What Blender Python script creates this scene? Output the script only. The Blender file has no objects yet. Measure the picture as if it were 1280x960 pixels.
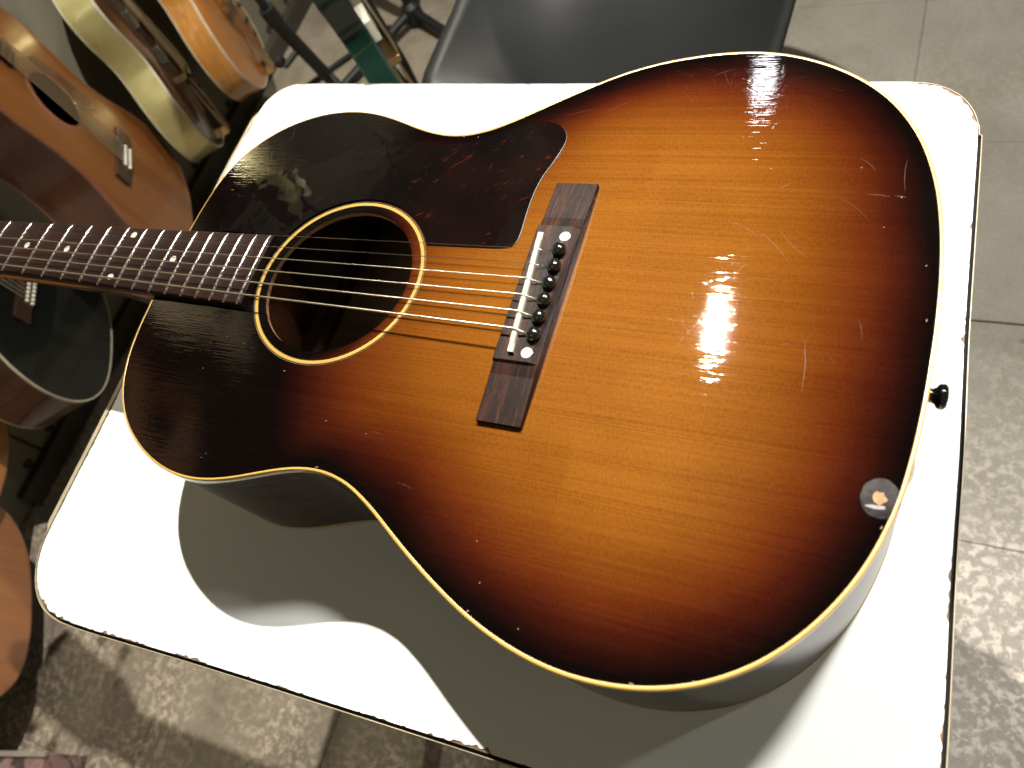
import bpy, bmesh, math, random
from mathutils import Vector, Matrix, noise

# ------------------------------------------------------------------ camera, world, lights
sc = bpy.context.scene
col = sc.collection
Z0 = 0.823                                   # guitar top plane above the floor (m)


def V(x, y, z=0.0):
    """millimetres (z measured from the guitar's top plane) -> metres"""
    return Vector((x * .001, y * .001, z * .001 + Z0))


cd = bpy.data.cameras.new('camera')
cam = bpy.data.objects.new('camera', cd)
col.objects.link(cam)
R0 = (0.899668, 0.295028, -0.321801)
R1 = (0.134049, -0.888175, -0.439517)
R2 = (-0.415485, 0.352282, -0.838611)
mw = Matrix(((R0[0], -R1[0], -R2[0]), (R0[1], -R1[1], -R2[1]), (R0[2], -R1[2], -R2[2]))).to_4x4()
mw.translation = V(810.71, -199.93, 352.02)
cam.matrix_world = mw
cd.sensor_width = 36
cd.lens = 36 * 977.758 / 1280
cd.clip_start = .02
cd.clip_end = 60
cd.dof.use_dof = True
cd.dof.focus_distance = .50
cd.dof.aperture_fstop = 9.0
sc.camera = cam

sc.view_settings.view_transform = 'Standard'
sc.view_settings.look = 'None'
sc.view_settings.exposure = 0
sc.view_settings.gamma = 1

w = bpy.data.worlds.new('World')
sc.world = w
w.use_nodes = True
nt = w.node_tree
bg = nt.nodes['Background']
tc = nt.nodes.new('ShaderNodeTexCoord')
nz = nt.nodes.new('ShaderNodeTexNoise')
nz.inputs['Scale'].default_value = 2.6
nz.inputs['Detail'].default_value = 3
nt.links.new(tc.outputs['Generated'], nz.inputs['Vector'])
rp = nt.nodes.new('ShaderNodeValToRGB')
rp.color_ramp.elements[0].position = .50
rp.color_ramp.elements[0].color = (.030, .026, .010, 1)
rp.color_ramp.elements[1].position = .70
rp.color_ramp.elements[1].color = (.75, .70, .48, 1)
nt.links.new(nz.outputs[0], rp.inputs[0])
nt.links.new(rp.outputs[0], bg.inputs[0])
bg.inputs[1].default_value = .60


def lamp(name, loc, power, radius, color, target=None, angle=None):
    ld = bpy.data.lights.new(name, 'SPOT' if angle else 'POINT')
    ld.energy = power
    ld.shadow_soft_size = radius
    ld.color = color
    o = bpy.data.objects.new(name, ld)
    col.objects.link(o)
    o.location = loc
    if angle:
        ld.spot_size = math.radians(angle)
        ld.spot_blend = .6
        o.rotation_euler = (target - loc).to_track_quat('-Z', 'Y').to_euler()
    return o


lamp('ceiling_or_fill_spot', V(448, 780, 1406), 225, .011, (1, .95, .86), V(620, 60, 0), 150)
lamp('ceiling_or_fill_spot', V(1330, 1340, 2200), 460, .14, (1, .97, .92), V(1030, -50, -100), 27)
lamp('ceiling_or_fill_spot', V(2057, 946, 1500), 19, .05, (1, .97, .91))
lamp('ceiling_or_fill_spot', V(-250, 2400, 1500), 210, .06, (1, .93, .78), V(-750, 700, 400), 62)  # added fill, brightens the wall and the gaps between the guitars
lamp('soft_fill', V(250, -950, 1700), 6, .35, (1, .92, .72))  # added soft fill that lifts the floor and the shadow side
lamp('ceiling_or_fill_spot', V(430, 1560, 1300), 4.5, .03, (.95, .97, 1))

# ------------------------------------------------------------------ helpers


def link(o, parent=None):
    col.objects.link(o)
    if parent is not None:
        o.parent = parent
    return o


def mesh_obj(name, verts, faces, m, parent=None, smooth=False, kind=None, label=None, fm=None):
    me = bpy.data.meshes.new(name)
    me.from_pydata([tuple(v) for v in verts], [], faces)
    ms = m if isinstance(m, (list, tuple)) else [m]
    for k in ms:
        me.materials.append(k)
    if smooth:
        for p in me.polygons:
            p.use_smooth = True
    if fm:
        for p, i in zip(me.polygons, fm):
            p.material_index = i
    me.update()
    o = bpy.data.objects.new(name, me)
    link(o, parent)
    if kind:
        o['kind'] = kind
    if label:
        o['label'] = label
    return o


def bm_obj(name, bm, m, parent=None, smooth=False, **kw):
    me = bpy.data.meshes.new(name)
    bm.normal_update()
    bm.to_mesh(me)
    bm.free()
    me.materials.append(m)
    if smooth:
        for p in me.polygons:
            p.use_smooth = True
    o = bpy.data.objects.new(name, me)
    link(o, parent)
    for k, v in kw.items():
        o[k] = v
    return o


def empty(name, loc, label, cat, group=None):
    o = bpy.data.objects.new(name, None)
    o.location = loc
    link(o)
    o['label'] = label
    o['category'] = cat
    if group:
        o['group'] = group
    return o


class G:
    """shape collector in millimetres"""

    def __init__(s):
        s.v = []
        s.f = []

    def add(s, vs, fs):
        n = len(s.v)
        s.v += vs
        s.f += [tuple(i + n for i in f) for f in fs]

    def box(s, x0, x1, y0, y1, z0, z1, bev=0):
        bm = bmesh.new()
        bmesh.ops.create_cube(bm, size=1)
        for v in bm.verts:
            v.co = Vector(((x0 + x1) / 2 + v.co.x * (x1 - x0), (y0 + y1) / 2 + v.co.y * (y1 - y0), (z0 + z1) / 2 + v.co.z * (z1 - z0)))
        if bev:
            bmesh.ops.bevel(bm, geom=bm.edges[:], offset=bev, segments=2, affect='EDGES', profile=.5)
        s.bm(bm)
        return s

    def bm(s, bm, mat=None):
        bm.verts.ensure_lookup_table()
        bm.verts.index_update()
        s.add([Vector(v.co) if mat is None else mat @ v.co for v in bm.verts], [[v.index for v in f.verts] for f in bm.faces])
        bm.free()

    def tube(s, pts, r, n=10, cap=True, radii=None):
        pts = [Vector(p) for p in pts]
        rings = []
        up = Vector((0, 0, 1))
        vs = []
        for i, p in enumerate(pts):
            a = pts[max(0, i - 1)]
            b = pts[min(len(pts) - 1, i + 1)]
            t = (b - a).normalized()
            u = up if abs(t.z) < .95 else Vector((1, 0, 0))
            x = t.cross(u).normalized()
            y = t.cross(x).normalized()
            rr = radii[i] if radii else r
            vs += [p + (x * math.cos(2 * math.pi * k / n) + y * math.sin(2 * math.pi * k / n)) * rr for k in range(n)]
        fs = []
        for i in range(len(pts) - 1):
            for k in range(n):
                k2 = (k + 1) % n
                fs.append((i * n + k, i * n + k2, (i + 1) * n + k2, (i + 1) * n + k))
        if cap:
            fs.append(tuple(range(n - 1, -1, -1)))
            fs.append(tuple((len(pts) - 1) * n + k for k in range(n)))
        s.add(vs, fs)
        return s

    def lathe(s, prof, c, axis='z', n=20):
        """prof: (r, h) list revolved around axis through c"""
        vs = []
        for r, h in prof:
            for k in range(n):
                a = 2 * math.pi * k / n
                p = (r * math.cos(a), r * math.sin(a), h)
                if axis == 'x':
                    p = (h, p[0], p[1])
                vs.append(Vector(p) + Vector(c))
        fs = []
        for i in range(len(prof) - 1):
            for k in range(n):
                k2 = (k + 1) % n
                fs.append((i * n + k, i * n + k2, (i + 1) * n + k2, (i + 1) * n + k))
        fs.append(tuple(range(n - 1, -1, -1)))
        fs.append(tuple((len(prof) - 1) * n + k for k in range(n)))
        s.add(vs, fs)
        return s

    def prism(s, poly, z0, z1, bev=0):
        bm = bmesh.new()
        bv = [bm.verts.new((p[0], p[1], z0)) for p in poly]
        f = bm.faces.new(bv)
        r = bmesh.ops.extrude_face_region(bm, geom=[f])
        tops = [g for g in r['geom'] if isinstance(g, bmesh.types.BMVert)]
        for v in tops:
            v.co.z = z1
        bmesh.ops.recalc_face_normals(bm, faces=bm.faces[:])
        if bev:
            ed = [e for e in bm.edges if all(abs(v.co.z - z1) < 1e-6 for v in e.verts)]
            bmesh.ops.bevel(bm, geom=ed, offset=bev, segments=2, affect='EDGES', profile=.5)
        s.bm(bm)
        return s

    def obj(s, name, m, parent=None, smooth=False, abs_=True, **kw):
        """abs_: coordinates are guitar millimetres and the object sits at the parent"""
        me = bpy.data.meshes.new(name)
        if abs_:
            vv = [(v[0] * .001, v[1] * .001, v[2] * .001 + Z0) for v in s.v]
            if parent is not None:
                pl = parent.location
                vv = [(a - pl.x, b - pl.y, c - pl.z) for a, b, c in vv]
        else:
            vv = [(v[0] * .001, v[1] * .001, v[2] * .001) for v in s.v]
        me.from_pydata(vv, [], s.f)
        me.materials.append(m)
        if smooth:
            for p in me.polygons:
                p.use_smooth = True
            if smooth != 'all':
                me.set_sharp_from_angle(angle=math.radians(40))
        me.update()
        o = bpy.data.objects.new(name, me)
        link(o, parent)
        for k, v in kw.items():
            o[k] = v
        return o


# ------------------------------------------------------------------ materials
class N:
    def __init__(s, name):
        s.m = bpy.data.materials.new(name)
        s.m.use_nodes = True
        s.t = s.m.node_tree
        s.b = s.t.nodes['Principled BSDF']
        s.tc = s.t.nodes.new('ShaderNodeTexCoord')

    def lk(s, a, b):
        s.t.links.new(a, b)

    def map(s, scale=(1, 1, 1), rot=(0, 0, 0), src='Object'):
        n = s.t.nodes.new('ShaderNodeMapping')
        n.inputs['Scale'].default_value = scale
        n.inputs['Rotation'].default_value = rot
        s.lk(s.tc.outputs[src], n.inputs[0])
        return n.outputs[0]

    def noise(s, scale, detail=3, vec=None, rough=.5, dist=0):
        n = s.t.nodes.new('ShaderNodeTexNoise')
        n.inputs['Scale'].default_value = scale
        n.inputs['Detail'].default_value = detail
        n.inputs['Roughness'].default_value = rough
        n.inputs['Distortion'].default_value = dist
        s.lk(vec if vec is not None else s.tc.outputs['Object'], n.inputs['Vector'])
        return n.outputs[0]

    def ramp(s, fac, els, interp='LINEAR'):
        n = s.t.nodes.new('ShaderNodeValToRGB')
        cr = n.color_ramp
        cr.interpolation = interp
        while len(cr.elements) < len(els):
            cr.elements.new(.5)
        for e, (p, c) in zip(cr.elements, els):
            e.position = p
            e.color = (*c, 1) if len(c) == 3 else c
        s.lk(fac, n.inputs[0])
        return n.outputs[0]

    def math(s, op, a, b=None, clamp=False):
        n = s.t.nodes.new('ShaderNodeMath')
        n.operation = op
        n.use_clamp = clamp
        for i, x in enumerate((a, b)):
            if x is None:
                continue
            if isinstance(x, (int, float)):
                n.inputs[i].default_value = x
            else:
                s.lk(x, n.inputs[i])
        return n.outputs[0]

    def mix(s, fac, a, b, mode='MIX'):
        n = s.t.nodes.new('ShaderNodeMix')
        n.data_type = 'RGBA'
        n.blend_type = mode
        for i, x in ((0, fac), (6, a), (7, b)):
            if isinstance(x, (int, float)):
                n.inputs[i].default_value = x
            elif isinstance(x, tuple):
                n.inputs[i].default_value = (*x, 1)
            else:
                s.lk(x, n.inputs[i])
        return n.outputs[2]

    def bump(s, h, strength=.2, dist=.0005, normal=None):
        n = s.t.nodes.new('ShaderNodeBump')
        n.inputs['Strength'].default_value = strength
        n.inputs['Distance'].default_value = dist
        s.lk(h, n.inputs['Height'])
        if normal is not None:
            s.lk(normal, n.inputs['Normal'])
        return n.outputs[0]

    def set(s, **k):
        nm = dict(color='Base Color', rough='Roughness', metal='Metallic', coat='Coat Weight', coatr='Coat Roughness', ior='IOR',
                  spec='Specular IOR Level', normal='Normal', coatn='Coat Normal', trans='Transmission Weight', alpha='Alpha',
                  sss='Subsurface Weight')
        for a, x in k.items():
            i = s.b.inputs[nm[a]]
            if isinstance(x, (int, float)):
                i.default_value = x
            elif isinstance(x, tuple):
                i.default_value = (*x, 1)
            else:
                s.lk(x, i)
        return s.m


def plain(name, c, rough=.5, metal=0, coat=0, coatr=.08, var=.12, vscale=60, bump=0.0, bscale=400):
    n = N(name)
    f = n.noise(vscale, 4)
    c2 = tuple(x * (1 - var) for x in c)
    c3 = tuple(min(1, x * (1 + var)) for x in c)
    n.set(color=n.ramp(f, [(.3, c2), (.7, c3)]), rough=rough, metal=metal, coat=coat, coatr=coatr)
    r = n.noise(vscale * .6, 3)
    n.set(rough=n.math('MULTIPLY_ADD', r, rough * .4, ) if False else rough)
    if bump:
        n.set(normal=n.bump(n.noise(bscale, 3), bump, .0004))
    return n.m


def wood(name, c1, c2, grain=(8, 500, 60), rough=.45, coat=0., coatr=.07, bump=.15, contrast=(.35, .65)):
    n = N(name)
    g = n.noise(1, 5, n.map(grain), .6, .4)
    g2 = n.noise(1, 3, n.map(tuple(x * .15 for x in grain)), .5, .3)
    f = n.math('ADD', n.math('MULTIPLY', g, .6), n.math('MULTIPLY', g2, .4))
    n.set(color=n.ramp(f, [(contrast[0], c1), (contrast[1], c2)]), rough=rough, coat=coat, coatr=coatr)
    if bump:
        n.set(normal=n.bump(g, bump, .0003))
    return n.m


# --- sunburst spruce under aged lacquer
n = N('sunburst_spruce')
at = n.t.nodes.new('ShaderNodeAttribute')
at.attribute_name = 'burst'
bn = n.noise(22, 3)
bf = n.math('ADD', n.math('DIVIDE', at.outputs['Fac'], 100.0), n.math('MULTIPLY', n.math('SUBTRACT', bn, .5), .10))
base = n.ramp(bf, [(.05, (.0024, .0013, .0012)), (.13, (.0105, .0022, .0016)), (.235, (.031, .0050, .0021)), (.36, (.066, .0130, .0027)),
                   (.48, (.095, .0235, .0034)), (.66, (.140, .0435, .0050)), (.92, (.184, .0650, .0078))], 'LINEAR')
gr = n.noise(1, 3, n.map((5, 1000, 1)), .65, .2)
gr2 = n.noise(1, 2, n.map((3, 190, 1)), .5, .4)
gr3 = n.noise(1, 2, n.map((900, 420, 1)), .5, 0)
gr4 = n.noise(9, 3)
gf = n.math('ADD', n.math('ADD', n.math('MULTIPLY', gr, .60), n.math('MULTIPLY', gr2, .22)), n.math('MULTIPLY', gr3, .42))
tone = n.ramp(gf, [(.40, (.66, .58, .50)), (.64, (1.0, 1.0, 1.0)), (.85, (1.22, 1.25, 1.25))])
c = n.mix(1.0, base, tone, 'MULTIPLY')
blot = n.ramp(gr4, [(.35, (.88, .84, .8)), (.65, (1.06, 1.06, 1.06))])
c = n.mix(1.0, c, blot, 'MULTIPLY')
# scratches: thin stretched streaks in two directions, only in the lacquer
sc1 = n.noise(1, 2, n.map((60, 700, 1), (0, 0, .12)), .5, .6)
sc2 = n.noise(1, 2, n.map((30, 900, 1), (0, 0, 0)), .55, .2)
bh = n.math('ADD', n.math('MULTIPLY', sc1, .35), n.math('MULTIPLY', sc2, .95))
vo = n.t.nodes.new('ShaderNodeTexVoronoi')
vo.feature = 'DISTANCE_TO_EDGE'
vo.inputs['Scale'].default_value = 1
n.lk(n.map((45, 150, 1), (0, 0, .2)), vo.inputs['Vector'])
vch = n.ramp(vo.outputs['Distance'], [(.0, (0, 0, 0)), (.05, (1, 1, 1))])
bh2 = n.math('MULTIPLY_ADD', vch, .16, )
n.t.nodes[-1].inputs[2].default_value = 0
bh = n.math('ADD', bh, bh2)
cn = n.bump(bh, .115, .0004)
rr = n.noise(14, 4, None, .6)
n.set(color=c, rough=.42, coat=.85, coatr=n.math('MULTIPLY_ADD', rr, .04), coatn=cn, normal=n.bump(gr, .12, .0004), spec=0.0)
for nd in n.t.nodes:
    if nd.type == 'MATH' and nd.operation == 'MULTIPLY_ADD' and abs(nd.inputs[1].default_value - .04) < 1e-6:
        nd.inputs[2].default_value = .008
SUNBURST = n.m

RAW = wood('raw_spruce', (.22, .11, .05), (.36, .2, .1), (8, 400, 400), .7)
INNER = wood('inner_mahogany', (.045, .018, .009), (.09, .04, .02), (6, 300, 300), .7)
INNERBACK = wood('inner_back_wood', (.20, .13, .08), (.34, .24, .15), (6, 260, 100), .7)
CREAM = plain('aged_cream_celluloid', (.48, .29, .065), .28, coat=.6, var=.10, vscale=25)
IVORY = plain('pale_celluloid', (.62, .55, .38), .3, coat=.5, var=.06, vscale=30)
IVORYD = plain('dull_celluloid', (.30, .24, .13), .4, coat=.3)
BLACKLINE = plain('black_purfling', (.008, .007, .006), .35)
SIDEM = wood('dark_stained_mahogany', (.016, .009, .004), (.036, .019, .009), (14, 60, 500), .6, .6, .05, .05)
SIDEM.node_tree.nodes['Principled BSDF'].inputs['Specular IOR Level'].default_value = .05
n = N('rosewood_bridge')
g = n.noise(1, 5, n.map((800, 80, 200)), .62, 1.2)
g2 = n.noise(1, 3, n.map((220, 16, 60)), .5, 1.0)
f = n.math('ADD', n.math('MULTIPLY', g, .5), n.math('MULTIPLY', g2, .5))
n.set(color=n.ramp(f, [(.36, (.006, .0032, .0024)), (.50, (.016, .0075, .005)), (.60, (.045, .015, .008)), (.7, (.075, .028, .013))]), rough=.42,
      normal=n.bump(g, .35, .0003), spec=.3)
n.set(spec=.15)
ROSEBR = n.m
ROSEFB = wood('rosewood_fingerboard', (.003, .0014, .0012), (.026, .0075, .0045), (14, 420, 200), .5, .0, .2, .25, (.3, .72))
for _m in (ROSEFB,):
    _m.node_tree.nodes['Principled BSDF'].inputs['Specular IOR Level'].default_value = .2
NECKM = wood('dark_mahogany_neck', (.016, .007, .004), (.045, .018, .010), (10, 200, 200), .3, .9, .06, .05)
NICKEL = plain('nickel_silver', (.78, .77, .72), .16, 1.0, var=.05, vscale=300)
PEARL = plain('mother_of_pearl', (.58, .57, .50), .25, coat=1, var=.10, vscale=500)
BONE = plain('bone', (.50, .475, .37), .35, coat=.3, var=.08, vscale=160)
BLACKGLOSS = plain('black_gloss_plastic', (.006, .006, .006), .12, coat=1, coatr=.04)
BRONZE = N('wound_string')
BRONZE.set(color=(.88, .82, .62), metal=1.0, rough=.34)
wv = BRONZE.t.nodes.new('ShaderNodeTexWave')
wv.inputs['Scale'].default_value = 900
BRONZE.lk(BRONZE.tc.outputs['Object'], wv.inputs['Vector'])
BRONZE.set(normal=BRONZE.bump(wv.outputs['Fac'], .4, .0001))
BRONZE = BRONZE.m
STEEL = plain('plain_steel_string', (.62, .62, .60), .18, 1.0, var=.03)

# tortoise pickguard
n = N('tortoise_celluloid')
v0 = n.map((1, 1, 1), (0, 0, -.65))
mp = n.t.nodes.new('ShaderNodeMapping')
mp.inputs['Scale'].default_value = (80, 330, 1)
n.lk(v0, mp.inputs[0])
a = n.noise(1, 5, mp.outputs[0], .6, 1.3)
b = n.noise(22, 3, None, .5, .8)
st = n.ramp(a, [(.60, (0, 0, 0)), (.68, (1, 1, 1))])
mk = n.ramp(b, [(.44, (0, 0, 0)), (.56, (1, 1, 1))])
sx = n.t.nodes.new('ShaderNodeSeparateXYZ')
n.lk(n.tc.outputs['Object'], sx.inputs[0])
xm = n.math('MULTIPLY', n.math('SUBTRACT', sx.outputs[0], -.125), 22, True)
fac = n.math('MULTIPLY', n.math('MULTIPLY', st, mk), xm)
cc = n.mix(fac, (.0030, .0021, .0020), (.085, .011, .005))
mott = n.ramp(n.noise(16, 3), [(.4, (0, 0, 0)), (.7, (1, 1, 1))])
cc = n.mix(n.math('MULTIPLY', n.math('MULTIPLY', mott, xm), .5), cc, (.014, .004, .0035))
hb = n.noise(18, 3)
n.set(color=cc, rough=.4, spec=0.0, coat=1, coatr=.025, coatn=n.bump(hb, .22, .003))
TORT = n.m

# laminate table
n = N('white_laminate')
sp = n.noise(900, 2)
dirt = n.noise(5, 4, None, .6)
sp2 = n.ramp(sp, [(.27, (.55, .52, .46)), (.33, (.80, .80, .78))])
n.set(color=n.mix(n.math('MULTIPLY', n.ramp(dirt, [(.48, (0, 0, 0)), (.68, (1, 1, 1))]), .35), (.80, .805, .79), sp2), rough=.30, spec=.35,
      normal=n.bump(n.noise(1600, 2), .03, .0002))
LAM = n.m
CHIP = plain('chipped_fibre_core', (.20, .13, .08), .85, var=.4, vscale=300, bump=.6, bscale=700)
GAP = plain('black_edge_gap', (.0015, .0015, .0015), .9)
TRIM = plain('pale_edge_strip', (.44, .37, .25), .35, var=.15, vscale=60)
TRIMM = plain('worn_metal_edge', (.55, .52, .46), .3, 1.0, var=.15, vscale=80)
LEGM = plain('grey_painted_steel', (.12, .12, .12), .4)

# floor
def floor_mat():
    n = N('worn_concrete_floor')
    cx = n.noise(7, 6, None, .62, .4)
    c0 = n.ramp(cx, [(.28, (.205, .188, .150)), (.5, (.245, .228, .188)), (.75, (.285, .268, .226))])
    # pale flaking blotches
    bl = n.noise(75, 6, None, .68, .3)
    bm_ = n.ramp(bl, [(.48, (0, 0, 0)), (.57, (1, 1, 1))])
    big = n.noise(5.5, 4, None, .6)
    s = n.t.nodes.new('ShaderNodeSeparateXYZ')
    n.lk(n.tc.outputs['Object'], s.inputs[0])
    # more wear towards the near end (y small), a worn strip beside the table
    yw = n.math('MULTIPLY', n.math('SUBTRACT', .52, s.outputs[1]), 2.0, True)
    area = n.math('MULTIPLY', n.ramp(big, [(.36, (.08, .08, .08)), (.62, (1, 1, 1))]), n.math('ADD', yw, .10))
    f = n.math('MULTIPLY', bm_, area, True)
    c1 = n.mix(f, c0, (.53, .47, .41))
    # dark stains
    ds = n.noise(4.5, 5, None, .7, .8)
    xw = n.math('MULTIPLY', n.math('SUBTRACT', .75, s.outputs[0]), 1.6, True)
    dm = n.math('MULTIPLY', n.ramp(ds, [(.46, (0, 0, 0)), (.64, (1, 1, 1))]), xw)
    c2 = n.mix(n.math('MULTIPLY', dm, .36), c1, (.045, .038, .031))
    wm = n.mix(xw, (1, 1, 1), (1.05, .97, .88))
    c3 = n.mix(1.0, c2, wm, 'MULTIPLY')
    fine = n.ramp(n.noise(240, 3), [(.3, (.86, .86, .86)), (.7, (1.1, 1.1, 1.1))])
    c4 = n.mix(1.0, c3, fine, 'MULTIPLY')
    spots = n.t.nodes.new('ShaderNodeTexVoronoi')
    spots.inputs['Scale'].default_value = 11
    n.lk(n.tc.outputs['Object'], spots.inputs['Vector'])
    sm = n.ramp(spots.outputs['Distance'], [(.055, (1, 1, 1)), (.085, (0, 0, 0))])
    c5 = n.mix(n.math('MULTIPLY', sm, .5), c4, (.05, .046, .04))
    n.set(color=c5, rough=.62, normal=n.bump(n.math('ADD', cx, n.math('MULTIPLY', bl, .5)), .25, .002))
    return n.m


FLOORM = floor_mat()
JOINT = plain('dark_floor_joint', (.085, .078, .064), .9)
n = N('grey_board_wall')
f = n.noise(3.5, 5, None, .6)
n.set(color=n.ramp(f, [(.3, (.125, .112, .076)), (.7, (.170, .155, .112))]), rough=.75, normal=n.bump(n.noise(60, 4), .1, .001))
WALLM = n.m
HOLEM = plain('dark_hole', (.03, .026, .02), .9)
SHADEBAND = plain('dark_shade_band', (.040, .034, .024), .6)

# ------------------------------------------------------------------ geometry data (mm, measured)
OUT = [(353.7, 76.0), (357.4, 87.5), (362.7, 98.3), (369.6, 108.2), (377.9, 116.9), (387.3, 124.4), (397.7, 130.6), (408.9, 135.4), (420.6, 138.9), (432.7, 140.9), (444.8, 141.5), (457.0, 140.6), (469.0, 138.4), (480.8, 135.1), (492.4, 131.2), (504.0, 127.0), (515.7, 123.3), (527.7, 120.7), (539.7, 120.0), (551.5, 121.5), (562.9, 125.2), (573.8, 130.6), (584.4, 136.9), (594.8, 143.5), (605.1, 150.0), (615.6, 156.3), (626.1, 162.4), (636.9, 168.1), (648.1, 173.1), (659.6, 177.1), (671.4, 180.3), (683.4, 182.6), (695.6, 184.3), (707.8, 185.1), (720.0, 184.9), (732.1, 183.4), (744.0, 180.6), (755.5, 176.5), (766.6, 171.3), (777.1, 165.1), (787.0, 157.8), (795.9, 149.5), (803.8, 140.3), (810.6, 130.1), (816.4, 119.4), (821.1, 108.1), (824.9, 96.4), (827.9, 84.6), (830.1, 72.5), (831.8, 60.4), (833.0, 48.2), (833.8, 36.0), (834.3, 23.8), (834.5, 11.5), (834.5, -0.7), (834.2, -12.9), (833.8, -25.2), (833.1, -37.4), (832.2, -49.6), (830.9, -61.8), (829.2, -73.9), (826.7, -85.9), (823.4, -97.7), (819.3, -109.2), (814.2, -120.3), (808.2, -130.9), (801.3, -141.0), (793.5, -150.4), (784.8, -159.0), (775.2, -166.5), (764.8, -172.9), (753.7, -178.0), (742.1, -181.9), (730.1, -184.5), (718.0, -185.9), (705.8, -186.2), (693.6, -185.3), (681.5, -183.3), (669.6, -180.4), (658.0, -176.6), (646.6, -172.1), (635.5, -167.0), (624.6, -161.5), (613.8, -155.6), (603.2, -149.5), (592.7, -143.1), (582.2, -136.7), (571.4, -130.8), (560.3, -125.9), (548.6, -122.9), (536.7, -122.0), (524.7, -123.3), (512.9, -126.3), (501.2, -130.3), (489.6, -134.6), (478.0, -138.4), (466.1, -141.3), (454.1, -142.8), (441.9, -142.6), (429.9, -140.8), (418.1, -137.5), (406.7, -132.9), (395.9, -127.2), (385.7, -120.4), (376.6, -112.3), (368.7, -103.1), (362.2, -92.9), (357.2, -81.8), (353.6, -70.1), (351.2, -58.1), (349.7, -45.9), (348.8, -33.7), (348.1, -21.5), (347.8, -9.2), (347.8, 3.0), (348.1, 15.2), (348.6, 27.4), (349.3, 39.7), (350.1, 52.0), (351.4, 64.1)]
HALF = [(486.9, 0.0), (486.4, 25.8), (484.6, 51.6), (479.7, 76.8), (468.3, 101.4), (451.2, 120.0), (429.3, 133.3), (404.7, 140.6), (377.5, 141.3), (352.4, 135.6), (327.7, 127.2), (302.8, 121.9), (276.5, 124.9), (253.3, 135.4), (231.1, 149.0), (208.9, 162.1), (184.0, 173.8), (159.4, 181.5), (133.9, 185.4), (108.3, 184.6), (81.6, 177.9), (58.9, 166.0), (39.4, 149.3), (24.1, 128.7), (12.6, 103.7), (6.0, 78.9), (2.3, 53.3), (0.6, 27.6), (0.0, 0.0)]


def subdivide(poly, k=3):
    """Catmull-Rom closed"""
    n = len(poly)
    out = []
    for i in range(n):
        p0, p1, p2, p3 = (Vector(poly[(i + j - 1) % n][:2]) for j in range(4))
        for s in range(k):
            t = s / k
            q = .5 * ((2 * p1) + (p2 - p0) * t + (2 * p0 - 5 * p1 + 4 * p2 - p3) * t * t + (3 * p1 - p0 - 3 * p2 + p3) * t ** 3)
            out.append((q.x, q.y))
    return out


DREAD = [(508, 0), (507, 40), (500, 75), (480, 110), (450, 133), (415, 144), (380, 146), (340, 142), (300, 139), (265, 141), (230, 150), (195, 166), (160, 182), (125, 192), (95, 196), (65, 190), (40, 172), (22, 145), (9, 105), (2, 60), (0, 0)]
OUTF = subdivide(OUT, 3)      # 360 points, runs tail-ward on treble side, back on bass side


def inset(poly, d):
    n = len(poly)
    area = sum(poly[i][0] * poly[(i + 1) % n][1] - poly[(i + 1) % n][0] * poly[i][1] for i in range(n))
    sg = 1 if area > 0 else -1
    out = []
    for i in range(n):
        a = Vector(poly[i - 1]); b = Vector(poly[(i + 1) % n]); t = (b - a).normalized()
        nrm = Vector((-t.y, t.x)) * sg
        dd = d[i] if isinstance(d, (list, tuple)) else d
        out.append((poly[i][0] + nrm.x * dd, poly[i][1] + nrm.y * dd))
    return out


def dist_poly(p, poly):
    best = 1e9
    n = len(poly)
    for i in range(0, n):
        ax, ay = poly[i]; bx, by = poly[(i + 1) % n]
        dx = bx - ax; dy = by - ay
        t = ((p[0] - ax) * dx + (p[1] - ay) * dy) / (dx * dx + dy * dy + 1e-12)
        t = 0 if t < 0 else 1 if t > 1 else t
        ex = ax + dx * t - p[0]; ey = ay + dy * t - p[1]
        d = ex * ex + ey * ey
        if d < best:
            best = d
    return math.sqrt(best)


def dome(x, y, de):
    """arched top: gentle rise from the rim"""
    t = min(1.0, de / 150.0)
    return 1.1 * (1 - (1 - t) ** 2)


def burst(x, y, de):
    q = math.hypot((x - 680) / (190 if x < 680 else 400), y / 185)
    d2 = 18 + (1 - q) * 118
    if x > 680:
        d2 = 200
    k = 8.0
    m = min(de, d2)
    h = max(k - abs(de - d2), 0) / k
    m = m - h * h * k * .25
    # treble lower-bout shoulder keeps its amber closer to the rim
    if y > 60 and 590 < x < 720:
        m += min(1, (y - 60) / 50) * min(1, max(0, de - 10) / 25) * 16 * max(0, 1 - abs(x - 640) / 80)
    hd = math.hypot(x - 496.3, y - .9) - 52
    m -= 20 * max(0, 1 - hd / 9)
    return m


def strip(polyA, zA, polyB, zB):
    """quad strip between two closed loops"""
    n = len(polyA)
    vs = [Vector((*polyA[i], zA if not callable(zA) else zA(i))) for i in range(n)] + [Vector((*polyB[i], zB if not callable(zB) else zB(i))) for i in range(n)]
    fs = [(i, (i + 1) % n, n + (i + 1) % n, n + i) for i in range(n)]
    return vs, fs


def loops(g, ls, closed=False, flip=False):
    """skin successive loops [(poly, z)] ; closed joins last to first"""
    n = len(ls[0][0])
    base = len(g.v)
    for poly, z in ls:
        g.v += [Vector((p[0], p[1], z)) for p in poly]
    m = len(ls)
    for a in range(m if closed else m - 1):
        b = (a + 1) % m
        for i in range(n):
            j = (i + 1) % n
            q = (base + a * n + i, base + a * n + j, base + b * n + j, base + b * n + i)
            g.f.append(q[::-1] if flip else q)


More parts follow.
